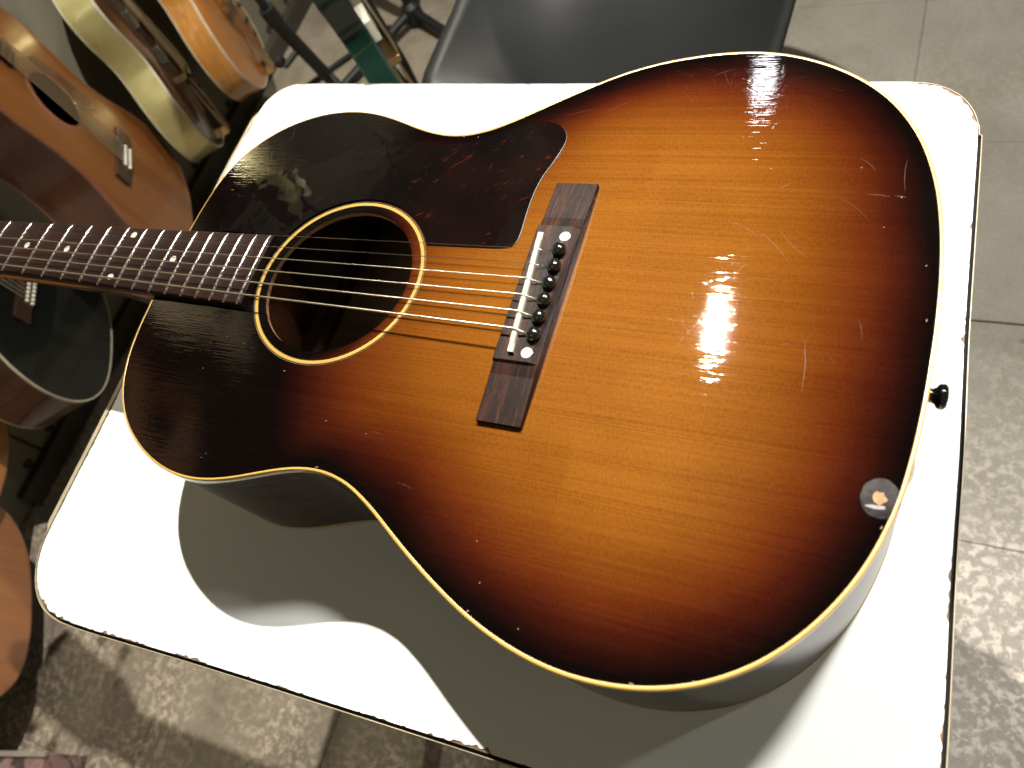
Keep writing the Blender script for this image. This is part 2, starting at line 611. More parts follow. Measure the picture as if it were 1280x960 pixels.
# ------------------------------------------------------------------ floor and wall
fl = empty('floor', (0, 0, 0), 'worn grey concrete floor in square slabs with dark joints', 'floor')
del fl['category']
fl['kind'] = 'structure'
mesh_obj('joint_bed', [(-2.2, -2.4, -.006), (3.0, -2.4, -.006), (3.0, 4.2, -.006), (-2.2, 4.2, -.006)], [(0, 1, 2, 3)], JOINT, fl)
px, py = .341, .346
random.seed(4)
slab_me = None
for ix in range(-9, 6):
    for iy in range(-8, 10):
        x0 = .805 + ix * px
        y0 = .510 + iy * py
        if x0 < -.80 and False:
            continue
        g = .0005 + random.random() * .0003
        dz = random.uniform(-.0008, .0004)
        x1, y1 = x0 + px - g, y0 + py - (.0028 if iy == -1 else g)
        b = .0012
        vs = [(x0 + b, y0 + b, dz), (x1 - b, y0 + b, dz), (x1 - b, y1 - b, dz), (x0 + b, y1 - b, dz),
              (x0, y0, dz - .001), (x1, y0, dz - .001), (x1, y1, dz - .001), (x0, y1, dz - .001),
              (x0, y0, -.0055), (x1, y0, -.0055), (x1, y1, -.0055), (x0, y1, -.0055)]
        fs = [(0, 1, 2, 3)] + [(4 + i, 4 + (i + 1) % 4, (i + 1) % 4, i) for i in range(4)] + [(8 + i, 8 + (i + 1) % 4, 4 + (i + 1) % 4, 4 + i) for i in range(4)]
        mesh_obj('slab', vs, fs, FLOORM, fl)

wl = empty('wall', (-.750, 0, 0), 'olive grey board wall with round tie holes behind the hanging guitars', 'wall')
del wl['category']
wl['kind'] = 'structure'
gw = G().box(-120, -14, -1800, 3200, 0, 2500)
gw.obj('backing', WALLM, wl, abs_=False)
hb = G().lathe([(11, 0), (11, .9), (9.5, 1.2)], (0, 0, 0), 'x', 14)
hole_me = None
for r_ in range(3):
    for k in range(-4, 8):
        y0 = -30 + k * 450 - 1
        bm = bmesh.new()
        bmesh.ops.create_cube(bm, size=1)
        for v in bm.verts:
            v.co = Vector((-.007 + v.co.x * .012, (y0 + 222) * .001 + v.co.y * .444, (r_ * 900 + 450) * .001 + v.co.z * .894))
        bmesh.ops.bevel(bm, geom=bm.edges[:], offset=.002, segments=1, affect='EDGES')
        pnl = bm_obj('panel', bm, WALLM, wl)
        if -2 <= k <= 3 and r_ == 0:
            for (hy, hz) in ((45, 60), (170, 60), (300, 60), (410, 60), (45, 440), (410, 440)):
                if hole_me is None:
                    ho = hb.obj('tie_hole', HOLEM, pnl, abs_=False)
                    hole_me = ho.data
                else:
                    ho = bpy.data.objects.new('tie_hole', hole_me)
                    link(ho, pnl)
                ho.location = (-.0012, (y0 + hy) * .001, hz * .001)
gs = G().box(0, 22, -140, 3200, 0, 48, 1.5)  # dark strip put in for the shadow band along the wall base
gs.obj('wall_base_shade', SHADEBAND, wl, abs_=False)

# ------------------------------------------------------------------ table
TB = [(220.5, 150), (220.7, 221.9), (221.5, 240), (224.5, 256.3), (233.6, 269.5), (246, 276.5), (261.0, 278.3), (340, 275.6), (420.1, 273.1), (539.1, 269.1), (660, 266), (784.3, 262.6),
      (811.4, 261.2), (824.4, 257.8), (836.7, 249.2), (845.0, 237.1), (849.0, 225.1), (850.6, 212.2), (853.0, 130.1), (855.0, 63.5),
      (858.2, -7.2), (860.0, -72.9), (862.8, -139.0), (864.2, -185), (863.5, -200), (859, -214), (849, -224), (834, -229.5), (815, -231), (740, -231.5), (673.0, -232.5), (527.9, -238.2),
      (419.6, -243.0), (330, -248.0), (300, -249), (285, -248.2), (270, -244.5), (255.5, -235.5), (244.5, -222.0), (237.9, -206.4), (235.8, -190), (235.2, -173.4),
      (234.4, -137.6), (233.2, -90), (230, -20), (225, 70)]
TB = subdivide(TB, 1)
# resample evenly
def resample(poly, step):
    out = []
    n = len(poly)
    L = 0
    acc = 0
    for i in range(n):
        a = Vector(poly[i]); b = Vector(poly[(i + 1) % n])
        d = (b - a).length
        while acc < d:
            p = a + (b - a) * (acc / d)
            out.append((p.x, p.y))
            acc += step
        acc -= d
    return out


TBs = resample(subdivide(TB, 6), 1.1)
tb = empty('table', V(545, 15, -823), 'white laminate table with rounded corners and chipped brown edges under the sunburst guitar', 'table')
TZ = -103.0
random.seed(11)
cl = []
for (x, y) in TBs:
    v = noise.noise(Vector((x * .03, y * .03, 1.7)))
    v2 = noise.noise(Vector((x * .22, y * .22, 5.2)))
    v3 = noise.noise(Vector((x * .7, y * .7, 9.2)))
    c_ = max(0, v - .14) * 5.5 * max(0, .5 + v2 * 1.4) + max(0, v2 - .36) * 3.0 + max(0, v3 - .1) * .3
    cl.append(.08 + c_)
trimw = [4.2 if x < 262 and -190 < y < 240 else .7 for x, y in TBs]
# smooth trim width
for _ in range(6):
    trimw = [(trimw[i - 1] + trimw[i] + trimw[(i + 1) % len(trimw)]) / 3 for i in range(len(trimw))]
gapw = [.5 if y > 215 else 2.1 if y < 100 or x > 500 else .4 for x, y in TBs]
core = inset(TBs, .0)
gg = G()
lam = inset(TBs, cl)
loops(gg, [(lam, TZ), (lam, TZ - .9)], flip=False)
gg.f.append(tuple(range(len(lam))) if True else ())
gg.obj('tabletop', LAM, tb)
gg = G()
loops(gg, [(core, TZ - .75), (core, TZ - 22)])
gg.f.append(tuple(range(len(core))))
gg.obj('chipped_core', CHIP, tb)
gg = G()
o1 = inset(TBs, [-.02] * len(TBs)); o2 = inset(TBs, [-a for a in gapw])
loops(gg, [(o1, TZ - 3.5), (o2, TZ - 3.5), (o2, TZ - 20), (o1, TZ - 20)], closed=True)
gg.obj('edge_groove', GAP, tb)
gg = G()
o3 = inset(TBs, [-(a + b) for a, b in zip(gapw, trimw)])
loops(gg, [(o2, TZ - .55), (inset(TBs, [-(a + b - .3) for a, b in zip(gapw, trimw)]), TZ - .5), (o3, TZ - .9), (o3, TZ - 24), (o2, TZ - 24)], closed=True)
gg.obj('edge_strip', TRIM, tb)
for (x, y) in ((270, 235), (815, 220), (825, -190), (275, -205)):
    G().tube([(x, y, -125), (x, y, -815), (x, y, -822.5)], 14, 16).obj('leg', LEGM, tb, smooth=True)
gg = G()
gg.box(258, 828, -200, -182, -150, -126)
gg.obj('apron', LEGM, tb)
G().box(258, 828, 220, 238, -150, -126).obj('apron', LEGM, tb)

# ------------------------------------------------------------------ the guitar
gt = empty('acoustic_guitar', V(620, 0, TZ), 'sunburst flat top acoustic guitar lying face up on the white table', 'guitar')
HC = (496.3, 0.9)
HR = 52.0
# soundboard: rings from the hole to the outline
def bw(x, y):
    t = max(0.0, min(1.0, (x - 480) / 120))
    a = .55 if y > 50 else (1.3 if y < 0 else 1.3 - .75 * y / 50)
    return a + (1.85 - a) * t


BW = [bw(x, y) for x, y in OUTF]
TOPIN = inset(OUTF, [b + .03 for b in BW])
n_ = len(TOPIN)
rings = 64
vs, att = [], []
for k in range(rings + 1):
    t = (k / rings) ** 1.0
    for (ox, oy) in TOPIN:
        a = math.atan2(oy - HC[1], ox - HC[0])
        hx, hy = HC[0] + HR * math.cos(a), HC[1] + HR * math.sin(a)
        x, y = hx + (ox - hx) * t, hy + (oy - hy) * t
        vs.append([x, y])
OUTC = OUTF[::3]
heights = []
for (x, y) in vs:
    de = dist_poly((x, y), OUTC)
    heights.append(dome(x, y, de))
    att.append(burst(x, y, de))
pts = [Vector((x, y, h)) for (x, y), h in zip(vs, heights)]
fs = []
for k in range(rings):
    for i in range(n_):
        j = (i + 1) % n_
        fs.append((k * n_ + i, (k + 1) * n_ + i, (k + 1) * n_ + j, k * n_ + j))
loc0 = gt.location
me = bpy.data.meshes.new('soundboard')
VV = [((p.x * .001 - loc0.x), (p.y * .001 - loc0.y), p.z * .001 + Z0 - loc0.z) for p in pts]
me.from_pydata(VV, [], fs)
me.materials.append(SUNBURST)
for p in me.polygons:
    p.use_smooth = True
A = me.attributes.new('burst', 'FLOAT', 'POINT')
A.data.foreach_set('value', att)
sb = bpy.data.objects.new('soundboard', me)
link(sb, gt)


def zt(x, y):
    return dome(x, y, dist_poly((x, y), OUTC))


# underside of the top and hole wall
hz = zt(HC[0] + HR, 0)
gg = G()
circ = [(HC[0] + HR * math.cos(2 * math.pi * k / 96), HC[1] + HR * math.sin(2 * math.pi * k / 96)) for k in range(96)]
hzs = [zt(*p) for p in circ]
base = len(gg.v)
gg.v += [Vector((p[0], p[1], h - .02)) for p, h in zip(circ, hzs)] + [Vector((p[0], p[1], h - 3.0)) for p, h in zip(circ, hzs)]
gg.f += [(i, (i + 1) % 96, 96 + (i + 1) % 96, 96 + i) for i in range(96)]
gg.obj('hole_edge', RAW, gt, smooth='all')
# underside sheet
gg = G()
und = []
for k in range(9):
    t = k / 8
    und.append([(HC[0] + HR * math.cos(math.atan2(oy - HC[1], ox - HC[0])) * (1 - t) + (ox - HC[0]) * t if False else
                 (HC[0] + HR * math.cos(math.atan2(oy - HC[1], ox - HC[0]))) * (1 - t) + ox * t,
                 (HC[1] + HR * math.sin(math.atan2(oy - HC[1], ox - HC[0]))) * (1 - t) + oy * t) for ox, oy in TOPIN[::3]])
for k in range(9):
    gg.v += [Vector((x, y, zt(x, y) - 3.0)) for x, y in und[k]]
m_ = len(und[0])
for k in range(8):
    for i in range(m_):
        j = (i + 1) % m_
        gg.f.append((k * m_ + i, k * m_ + j, (k + 1) * m_ + j, (k + 1) * m_ + i))
gg.obj('soundboard_underside', INNER, gt)

# binding (top): cream strip with a hair line inside
gg = G()
i1 = inset(OUTF, [b + .1 for b in BW]); i0 = inset(OUTF, .25); o0 = inset(OUTF, -.05)
loops(gg, [(i1, .05), (inset(OUTF, [b * .9 for b in BW]), .2), (inset(OUTF, [b * .25 for b in BW]), .16), (o0, -.35), (o0, -4.0), (inset(OUTF, 2.3), -4.0)], closed=True, flip=True)
gg.obj('binding', CREAM, gt, smooth=True)
gg = G()
loops(gg, [(o0, -4.0), (o0, -4.6), (inset(OUTF, 1.5), -4.6), (inset(OUTF, 1.5), -4.0)], closed=True)
gg.obj('purfling_line', IVORY, gt)
# side
gg = G()
sd = inset(OUTF, .12)
loops(gg, [(sd, -4.6), (sd, -30), (sd, -60), (sd, -97)], flip=False)
sdi = inset(OUTF, 2.5)
gg.obj('side', SIDEM, gt, smooth='all')
gg = G()
loops(gg, [(sdi, -3.2), (sdi, -98)])
gg.obj('side_lining', INNER, gt)
gg = G()
loops(gg, [(sd, -97), (inset(OUTF, -.1), -97.1), (inset(OUTF, -.1), -99.8), (inset(OUTF, 1.2), -100.6), (inset(OUTF, 2.2), -100.6), (inset(OUTF, 2.2), -97)], closed=True)
gg.obj('back_binding', CREAM, gt, smooth=True)
gg = G()
bo = inset(OUTF, 2.3)
for k in range(6):
    t = k / 6
    gg.v += [Vector((600 + (x - 600) * (1 - t), y * (1 - t), -100.5 - 2.3 * (1 - (1 - t) ** 2))) for x, y in bo]
m_ = len(bo)
for k in range(5):
    for i in range(m_):
        j = (i + 1) % m_
        gg.f.append((k * m_ + i, k * m_ + j, (k + 1) * m_ + j, (k + 1) * m_ + i))
gg.f.append(tuple(5 * m_ + i for i in range(m_)))
gg.obj('back', SIDEM, gt, smooth='all')
gg = G()
gg.v += [Vector((x, y, -98)) for x, y in sdi]
gg.f.append(tuple(range(len(sdi))))
gg.obj('inner_back', INNERBACK, gt)
# braces on the inner back and neck block
for x in (425, 520, 640, 745):
    G().box(x - 4, x + 4, -118, 118, -97.5, -85, 2).obj('back_brace', INNER, gt)
G().box(420, 820, -8, 8, -97.6, -95.4, 1).obj('centre_strip', INNERBACK, gt)
G().box(352, 404, -32, 32, -97, -3.3, 2).obj('neck_block', wood('neck_block_mahogany', (.14, .05, .025), (.24, .09, .045), (10, 200, 60), .6), gt)


def ring_obj(name, r0, r1, h0, h1, m, cen=HC, segs=128, parent=None):
    g = G()
    prof = [(r0, h0), (r0 + .15, h1), (r1 - .15, h1), (r1, h0)]
    for r, h in prof:
        for k in range(segs):
            a = 2 * math.pi * k / segs
            x, y = cen[0] + r * math.cos(a), cen[1] + r * math.sin(a)
            g.v.append(Vector((x, y, zt(x, y) + h)))
    for q in range(3):
        for k in range(segs):
            j = (k + 1) % segs
            g.f.append((q * segs + k, (q + 1) * segs + k, (q + 1) * segs + j, q * segs + j))
    return g.obj(name, m, parent, smooth=True)


rs = ring_obj('rosette', 57.9, 60.3, -.1, .14, CREAM, parent=gt)
ring_obj('rosette_black_line', 60.3, 60.8, -.1, .16, BLACKLINE, parent=gt)
ring_obj('rosette_outer_line', 60.8, 61.2, -.1, .14, IVORYD, parent=gt)
ring_obj('rosette_inner_line', 57.4, 57.9, -.1, .16, BLACKLINE, parent=gt)

# pickguard
pgp = [(381, 31), (376.2, 36.5), (375.6, 46.8), (378.0, 61), (384.3, 72), (394.7, 79.8), (409, 85.4), (424.7, 88.9), (437.8, 92.4), (448.6, 97.5), (458.7, 103.9), (467.8, 112.3),
       (475.6, 122.0), (479, 122.2), (490.0, 118.3), (504.3, 113.4), (517.2, 110.9), (533.2, 109.8), (547.9, 111.4), (561.4, 115.6), (573.7, 121.4), (584.3, 126.2),
       (595.6, 129.4), (604.0, 129.6), (612.1, 126.5), (617.6, 120.4), (619.0, 112.4), (615.9, 98.6), (611.7, 85.0), (610.1, 71.6), (610.1, 58.5),
       (610.8, 45.8), (610.0, 37.5), (605.0, 33.3), (587.0, 32.2), (570.0, 31.8), (551.0, 31.4)]
arc = []
a0 = math.atan2(31.4 - HC[1], 551 - HC[0]); a1 = math.pi - math.asin((30.6 - HC[1]) / 62.6)
for k in range(1, 42):
    a = a0 + (a1 - a0) * k / 41
    arc.append((HC[0] + 62.4 * math.cos(a), HC[1] + 62.4 * math.sin(a)))
pgp2 = []
for i in range(len(pgp) - 1):
    p0 = Vector(pgp[max(0, i - 1)]); p1 = Vector(pgp[i]); p2 = Vector(pgp[i + 1]); p3 = Vector(pgp[min(len(pgp) - 1, i + 2)])
    for s in range(4):
        t = s / 4
        q = .5 * ((2 * p1) + (p2 - p0) * t + (2 * p0 - 5 * p1 + 4 * p2 - p3) * t * t + (3 * p1 - p0 - 3 * p2 + p3) * t ** 3)
        pgp2.append((q.x, q.y))
pgp2 += [pgp[-1]] + arc + [(438, 30.5), (400, 30.6)]
bm = bmesh.new()
bv = [bm.verts.new((p[0], p[1], 0)) for p in pgp2]
fc = bm.faces.new(bv)
bmesh.ops.triangulate(bm, faces=[fc])
bmesh.ops.subdivide_edges(bm, edges=[e for e in bm.edges if e.calc_length() > 12], cuts=3, use_grid_fill=False)
bmesh.ops.triangulate(bm, faces=bm.faces[:])
bmesh.ops.recalc_face_normals(bm, faces=bm.faces[:])
if sum(f.normal.z * f.calc_area() for f in bm.faces) < 0:
    bmesh.ops.reverse_faces(bm, faces=bm.faces[:])
for v in bm.verts:
    v.co.z = zt(v.co.x, v.co.y) + 1.15
# edge wall
ed = [e for e in bm.edges if e.is_boundary]
r = bmesh.ops.extrude_edge_only(bm, edges=ed)
for v in [q for q in r['geom'] if isinstance(q, bmesh.types.BMVert)]:
    v.co.z = zt(v.co.x, v.co.y) - .2
g = G(); g.bm(bm)
pgo = g.obj('pickguard', TORT, gt)
# light worn line around the pickguard edge (lacquer build-up)
ln = [(p[0], p[1], zt(p[0], p[1]) + .25) for p in pgp2[:len(pgp2) - 44]]
G().tube([(x, y, z) for x, y, z in ln], .42, 5).obj('pickguard_edge_line', plain('worn_lacquer_line', (.065, .05, .035), .3, coat=1), gt)

# fingerboard
def fbw(x):
    return 20.81 + .016 * x


FB0, FB1 = 1.0, 434.0
g = G()
seg = 40
vs = []
for k in range(seg + 1):
    x = FB0 + (FB1 - FB0) * k / seg
    hw = fbw(x)
    cs = []
    cs.append((x, -hw, .5))
    cs.append((x, -hw, 4.9))
    cs.append((x, -hw + .5, 5.35))
    for q in range(-3, 4):
        yy = q * (hw - 1.4) / 3
        cs.append((x, yy, 5.45 + .9 * (1 - (yy / hw) ** 2)))
    cs.append((x, hw - .5, 5.35))
    cs.append((x, hw, 4.9))
    cs.append((x, hw, .5))
    vs += [Vector(c) for c in cs]
m_ = 13
fs = []
for k in range(seg):
    for i in range(m_ - 1):
        fs.append((k * m_ + i, (k + 1) * m_ + i, (k + 1) * m_ + i + 1, k * m_ + i + 1))
fs.append(tuple(range(m_)))
fs.append(tuple(seg * m_ + i for i in range(m_ - 1, -1, -1)))
g.add(vs, fs)
g.obj('fingerboard', ROSEFB, gt, smooth=True)


def fx(n):
    return 628.65 * (1 - 2 ** (-n / 12))


def topfb(y, x):
    return 5.45 + .9 * (1 - (y / fbw(x)) ** 2)


for nfr in range(1, 21):
    x = fx(nfr)
    hw = fbw(x) - .35
    g = G()
    pr = [(-1.15, -.3), (-1.05, .35), (-.6, .85), (0, 1.0), (.6, .85), (1.05, .35), (1.15, -.3)]
    vs = []
    st = 14
    for k in range(st + 1):
        y = -hw + 2 * hw * k / st
        e = min(1, (hw - abs(y)) / 1.2)
        zz = topfb(y, x)
        vs += [Vector((x + a * (.85 + .15 * e), y, zz + b * (.25 + .75 * e) if b > 0 else zz + b)) for a, b in pr]
    fs = []
    for k in range(st):
        for i in range(6):
            fs.append((k * 7 + i, k * 7 + i + 1, (k + 1) * 7 + i + 1, (k + 1) * 7 + i))
    fs.append(tuple(range(6, -1, -1)))
    fs.append(tuple(st * 7 + i for i in range(7)))
    g.add(vs, fs)
    g.obj('fret', NICKEL, gt, smooth=True)
for (fa, ys) in ((5, (0,)), (7, (1.5,)), (9, (1.5,)), (12, (18.7, -17.5)), (15, (1.3,))):
    x = (fx(fa) + fx(fa - 1)) / 2
    for y in ys:
        z = topfb(y, x)
        G().lathe([(2.7, z - .5), (2.7, z + .1), (2.5, z + .14)], (x, y, 0), 'z', 24).obj('fret_marker', PEARL, gt)
G().box(-3, 1, -21, 21, .5, 7.6, .5).obj('nut', BONE, gt)
# neck
g = G()
st = 30
m_ = 12
vs = []
for k in range(st + 1):
    x = -12 + 360 * k / st
    hw = fbw(max(0, x))
    dp = 20 + 4 * (x / 350)
    if x > 300:
        dp += (x - 300) ** 2 / 2500 * 68
        hw2 = hw
    for i in range(m_ + 1):
        a = math.pi * i / m_
        ca = math.cos(a)
        y = -hw * (abs(ca) ** .8) * (1 if ca > 0 else -1)
        vs.append(Vector((x, y, .5 - dp * math.sin(a) ** .8)))
for k in range(st):
    for i in range(m_):
        g.f.append((k * (m_ + 1) + i, k * (m_ + 1) + i + 1, (k + 1) * (m_ + 1) + i + 1, (k + 1) * (m_ + 1) + i))
g.f.append(tuple(range(m_ + 1)))
g.f.append(tuple(st * (m_ + 1) + i for i in range(m_, -1, -1)))
g.v = vs
g.obj('neck', NECKM, gt, smooth=True)
hsb = [(-3, 22), (-20, 26), (-40, 35), (-180, 40), (-192, 20), (-185, 0), (-192, -20), (-180, -40), (-40, -35), (-20, -26), (-3, -22)]
g = G().prism(hsb, -14, 0, 1)
for v in g.v:
    v.z += (v.x + 3) * .3
g.obj('headstock', NECKM, gt)
for sgn in (-1, 1):
    for k in range(3):
        x = -60 - 45 * k
        z = (x + 3) * .3
        G().lathe([(4, z), (3, z + 6), (3.4, z + 12)], (x, sgn * 26, 0), 'z', 12).tube([(x, sgn * 30, z - 7), (x, sgn * 56, z - 7)], 2, 8).box(x - 7, x + 7, sgn * 62 - 6, sgn * 62 + 6, z - 12, z - 2, 2).obj('tuner', IVORY, gt)

# bridge
BZ = zt(637, 0) - .3
BX0, BX1 = 624.4, 650.6
g = G()
prof = [(-77.0, 0), (-77.0, 3.4), (-50, 5.2), (-43.5, 6.4), (-42.2, 8.2), (1.5, 8.7), (45.2, 8.2), (46.5, 6.4), (53, 5.2), (79.6, 3.4), (79.6, 0)]
bm = bmesh.new()
rows = []
npr = len(prof)
for (xx, ch, mid) in ((BX0, 0, 0), (BX0 + .6, .0, 1), (BX1 - 4.2, 0, 1), (BX1 - .2, 1, 1), (BX1, 1, 0)):
    row = []
    for (y, z) in prof:
        zz = z
        if ch and z > 7:
            zz = 5.8
        if not mid and z > 0:
            zz -= .5
        row.append(bm.verts.new((xx, y, BZ + zz)))
    rows.append(row)
for a in range(4):
    for i in range(npr - 1):
        bm.faces.new((rows[a][i], rows[a + 1][i], rows[a + 1][i + 1], rows[a][i + 1]))
bm.faces.new(rows[0]); bm.faces.new(rows[4][::-1])
bmesh.ops.recalc_face_normals(bm, faces=bm.faces[:])
g.bm(bm)
br = g.obj('bridge', ROSEBR, gt)
# saddle
g = G()
sp_ = [(628.9 + (634.6 - 628.9) * k / 12, 38.6 - 77.0 * k / 12) for k in range(13)]
g.tube([(x, y, BZ + 10.6 - (1.0 if k in (0, 12) else 0)) for k, (x, y) in enumerate(sp_)], 1.75, 10, radii=[.9] + [1.75] * 11 + [.9])
vs2 = []
g.add([Vector((x + dx, y, z)) for (x, y) in sp_[0:13:1] for (dx, z) in ((-1.65, BZ + 6.5), (-1.65, BZ + 10.6), (1.65, BZ + 10.6), (1.65, BZ + 6.5))],
      [tuple([k * 4 + i, k * 4 + (i + 1) % 4, (k + 1) * 4 + (i + 1) % 4, (k + 1) * 4 + i]) for k in range(12) for i in range(4)])
g.obj('saddle', BONE, br if False else gt, smooth=True)
PY = [27.9, 17.0, 6.0, -4.8, -15.6, -26.4]
SY = [25.9, 16.2, 6.5, -4.2, -14.7, -25.6]
for i, y in enumerate(PY):
    x = 643.2 + i * .25
    zb = BZ + 8.5
    G().lathe([(2.4, zb - 1), (2.5, zb + .2), (3.6, zb + .5), (4.1, zb + 1.6), (4.15, zb + 2.6), (3.7, zb + 3.9), (2.6, zb + 4.9), (1.2, zb + 5.3), (.3, zb + 5.35)], (x, y, 0), 'z', 24).obj('bridge_pin', BLACKGLOSS, gt, smooth='all')
for y in (38.1, -36.9):
    zz = BZ + 8.2
    G().lathe([(3.2, zz - .6), (3.2, zz + .22), (3.0, zz + .3)], (643.2, y, 0), 'z', 24).obj('pearl_dot', PEARL, gt)
RAD = [.17, .22, .33, .42, .53, .66]
NY = [17.4, 10.6, 3.6, -3.5, -10.6, -17.6]
for i in range(6):
    r = RAD[i]
    sxp = 628.9 + (634.6 - 628.9) * (38.6 - SY[i]) / 77
    zs = BZ + 12.35 + r
    y0, y1 = NY[i], SY[i]
    pl_ = [(-2, y0, 7.9 + r), (sxp - .8, y1, zs), (sxp + .4, y1 + (PY[i] - y1) * .05, zs - .1)]
    pinx = 643.2 + i * .25
    pl_ += [(sxp + 3.2, y1 + (PY[i] - y1) * .35, zs - 1.9), (pinx - 3.2, y1 + (PY[i] - y1) * .9, BZ + 8.8 + r)]
    G().tube(pl_, r, 8).obj('string', STEEL if i < 2 else BRONZE, gt, smooth='all')

# strap button at the tail
G().lathe([(5.2, 0), (4.8, .8), (4.0, 2.4), (3.8, 4.2), (4.4, 5.8), (6.2, 6.8), (7.0, 8.2), (6.9, 9.8), (5.6, 11.2), (2.5, 11.8)], (834.4, .5, -58), 'x', 28).obj('strap_button', BLACKGLOSS, gt, smooth='all')

# wear: round bruise with exposed chip near the tail on the bass side
cx, cy = 820.0, -79.3
random.seed(2)
g = G()
ring = []
nn = 40
for k in range(nn):
    a = 2 * math.pi * k / nn
    ring.append((a, 1 + .05 * noise.noise(Vector((math.cos(a) * 2, math.sin(a) * 2, 3)))))
for q, rr_ in enumerate((9.0, 8.4, 4.2)):
    for a, s in ring:
        x = cx + rr_ * .88 * s * math.cos(a); y = cy + rr_ * s * math.sin(a)
        g.v.append(Vector((x, y, zt(x, y) + (.0, .1, .08)[q])))
for q in range(2):
    for k in range(nn):
        j = (k + 1) % nn
        g.f.append((q * nn + k, q * nn + j, (q + 1) * nn + j, (q + 1) * nn + k))
g.f.append(tuple(2 * nn + k for k in range(nn)))
n = N('bruised_lacquer')
n.set(color=n.ramp(n.noise(260, 4), [(.3, (.006, .0035, .0035)), (.7, (.020, .0135, .0140))]), rough=.6, coat=.1, coatr=.4, spec=.2, normal=n.bump(n.noise(420, 3), .4, .0006))
n.set(alpha=n.ramp(n.noise(190, 3), [(.35, (.55, .55, .55)), (.6, (1, 1, 1))]))
g.obj('worn_patch', n.m, gt, smooth='all')


def blob(name, x, y, rx, ry, rot, m, dz=.12, seed=0, parent=None, nn=14, jag=.35, g=None):
    own = g is None
    g = g or G()
    b = len(g.v)
    for k in range(nn):
        a = 2 * math.pi * k / nn
        s = 1 + jag * noise.noise(Vector((math.cos(a) * 1.6 + seed * 3.1, math.sin(a) * 1.6, seed * 7.7)))
        u, v_ = rx * s * math.cos(a), ry * s * math.sin(a)
        X = x + u * math.cos(rot) - v_ * math.sin(rot); Y = y + u * math.sin(rot) + v_ * math.cos(rot)
        g.v.append(Vector((X, Y, zt(X, Y) + dz)))
    g.f.append(tuple(b + k for k in range(nn)))
    if own:
        return g.obj(name, m, parent)


RAWCHIP = plain('bare_chipped_spruce', (.33, .165, .075), .75, var=.45, vscale=500, bump=.8, bscale=500)
PALEL = plain('shattered_lacquer', (.20, .185, .17), .35, var=.2, vscale=300)
blob('bare_chip', cx - .6, cy + .3, 2.6, 2.8, .4, RAWCHIP, .2, 3, gt, 20, .6)
blob('lacquer_flake', cx - 1.0, cy - 4.2, 4.0, .9, .1, PALEL, .24, 5, gt, 14, .5)
# small dings and scratches (surface wear, too small to pick apart)
dg = G()
DING = plain('pale_ding', (.20, .13, .09), .6, var=.3, vscale=500)
for (x, y, rx, ry, ro) in ((652, -171, 1.3, .8, .5), (653.5, -157, 1.0, .7, 1), (679, -172.5, .7, .5, 0), (645.5, -138, .9, .5, .3), (735, -181, 2.2, .6, .1), (736.5, -183, 1.2, .5, .2), (760, -173, 1.2, .9, .7),
                            (457, -126, 1.1, .6, .8), (455, -129, .8, .5, .2), (537, -119.3, 1.8, .6, .3), (546, -121, 1.1, .4, 0), (424, -73, .9, .5, .4), (447, -52, .8, .4, .4), (431, -49, 1.1, .4, .8),
                            (436, -43, .7, .4, .3), (396, -36, .6, .4, .3), (531, -92, 1.0, .7, .3), (560, -95, .8, .5, .3), (487, -66, 1.6, .35, .2),
                            (545, 118.6, .5, 1.6, .6), (556, 118, .4, 1.4, -.5), (352.6, 88, .6, .4, 0), (383, 100, .7, .4, .3), (390, 104, .5, .4, .3), (745, 96, 1.1, .6, .5),
                            (790, 98, .9, .5, .2), (811, 80, 1.3, .5, .9), (826, 40, .9, .6, .4), (829, 10, .6, 1.4, 0), (805, 61, .7, .5, 0), (826.5, -80, .6, 2.2, -.3), (822, -92, .6, 1.6, -.3)):
    blob('', x, y, rx * .5, ry * .5, ro, None, .07, x * .37 + y, None, 10, .7, dg)
dg.obj('lacquer_dings', DING, gt, kind='stuff')
scg = G()


def scratch(x0, y0, x1, y1, bow, wd):
    k = 14
    dx, dy = x1 - x0, y1 - y0
    L_ = math.hypot(dx, dy)
    nx, ny = -dy / L_, dx / L_
    b = len(scg.v)
    for i in range(k + 1):
        t = i / k
        o = bow * 4 * t * (1 - t) + .25 * noise.noise(Vector((x0 + t * L_ * .2, y0, 3)))
        wv_ = wd * (.25 + .75 * math.sin(math.pi * min(1, max(0, t)))) * (.6 + .8 * abs(noise.noise(Vector((x0, y0, t * 9)))))
        for sgn in (-1, 1):
            X = x0 + dx * t + nx * (o + sgn * wv_); Y = y0 + dy * t + ny * (o + sgn * wv_)
            scg.v.append(Vector((X, Y, zt(X, Y) + .05)))
    for i in range(k):
        scg.f.append((b + 2 * i, b + 2 * i + 1, b + 2 * i + 3, b + 2 * i + 2))


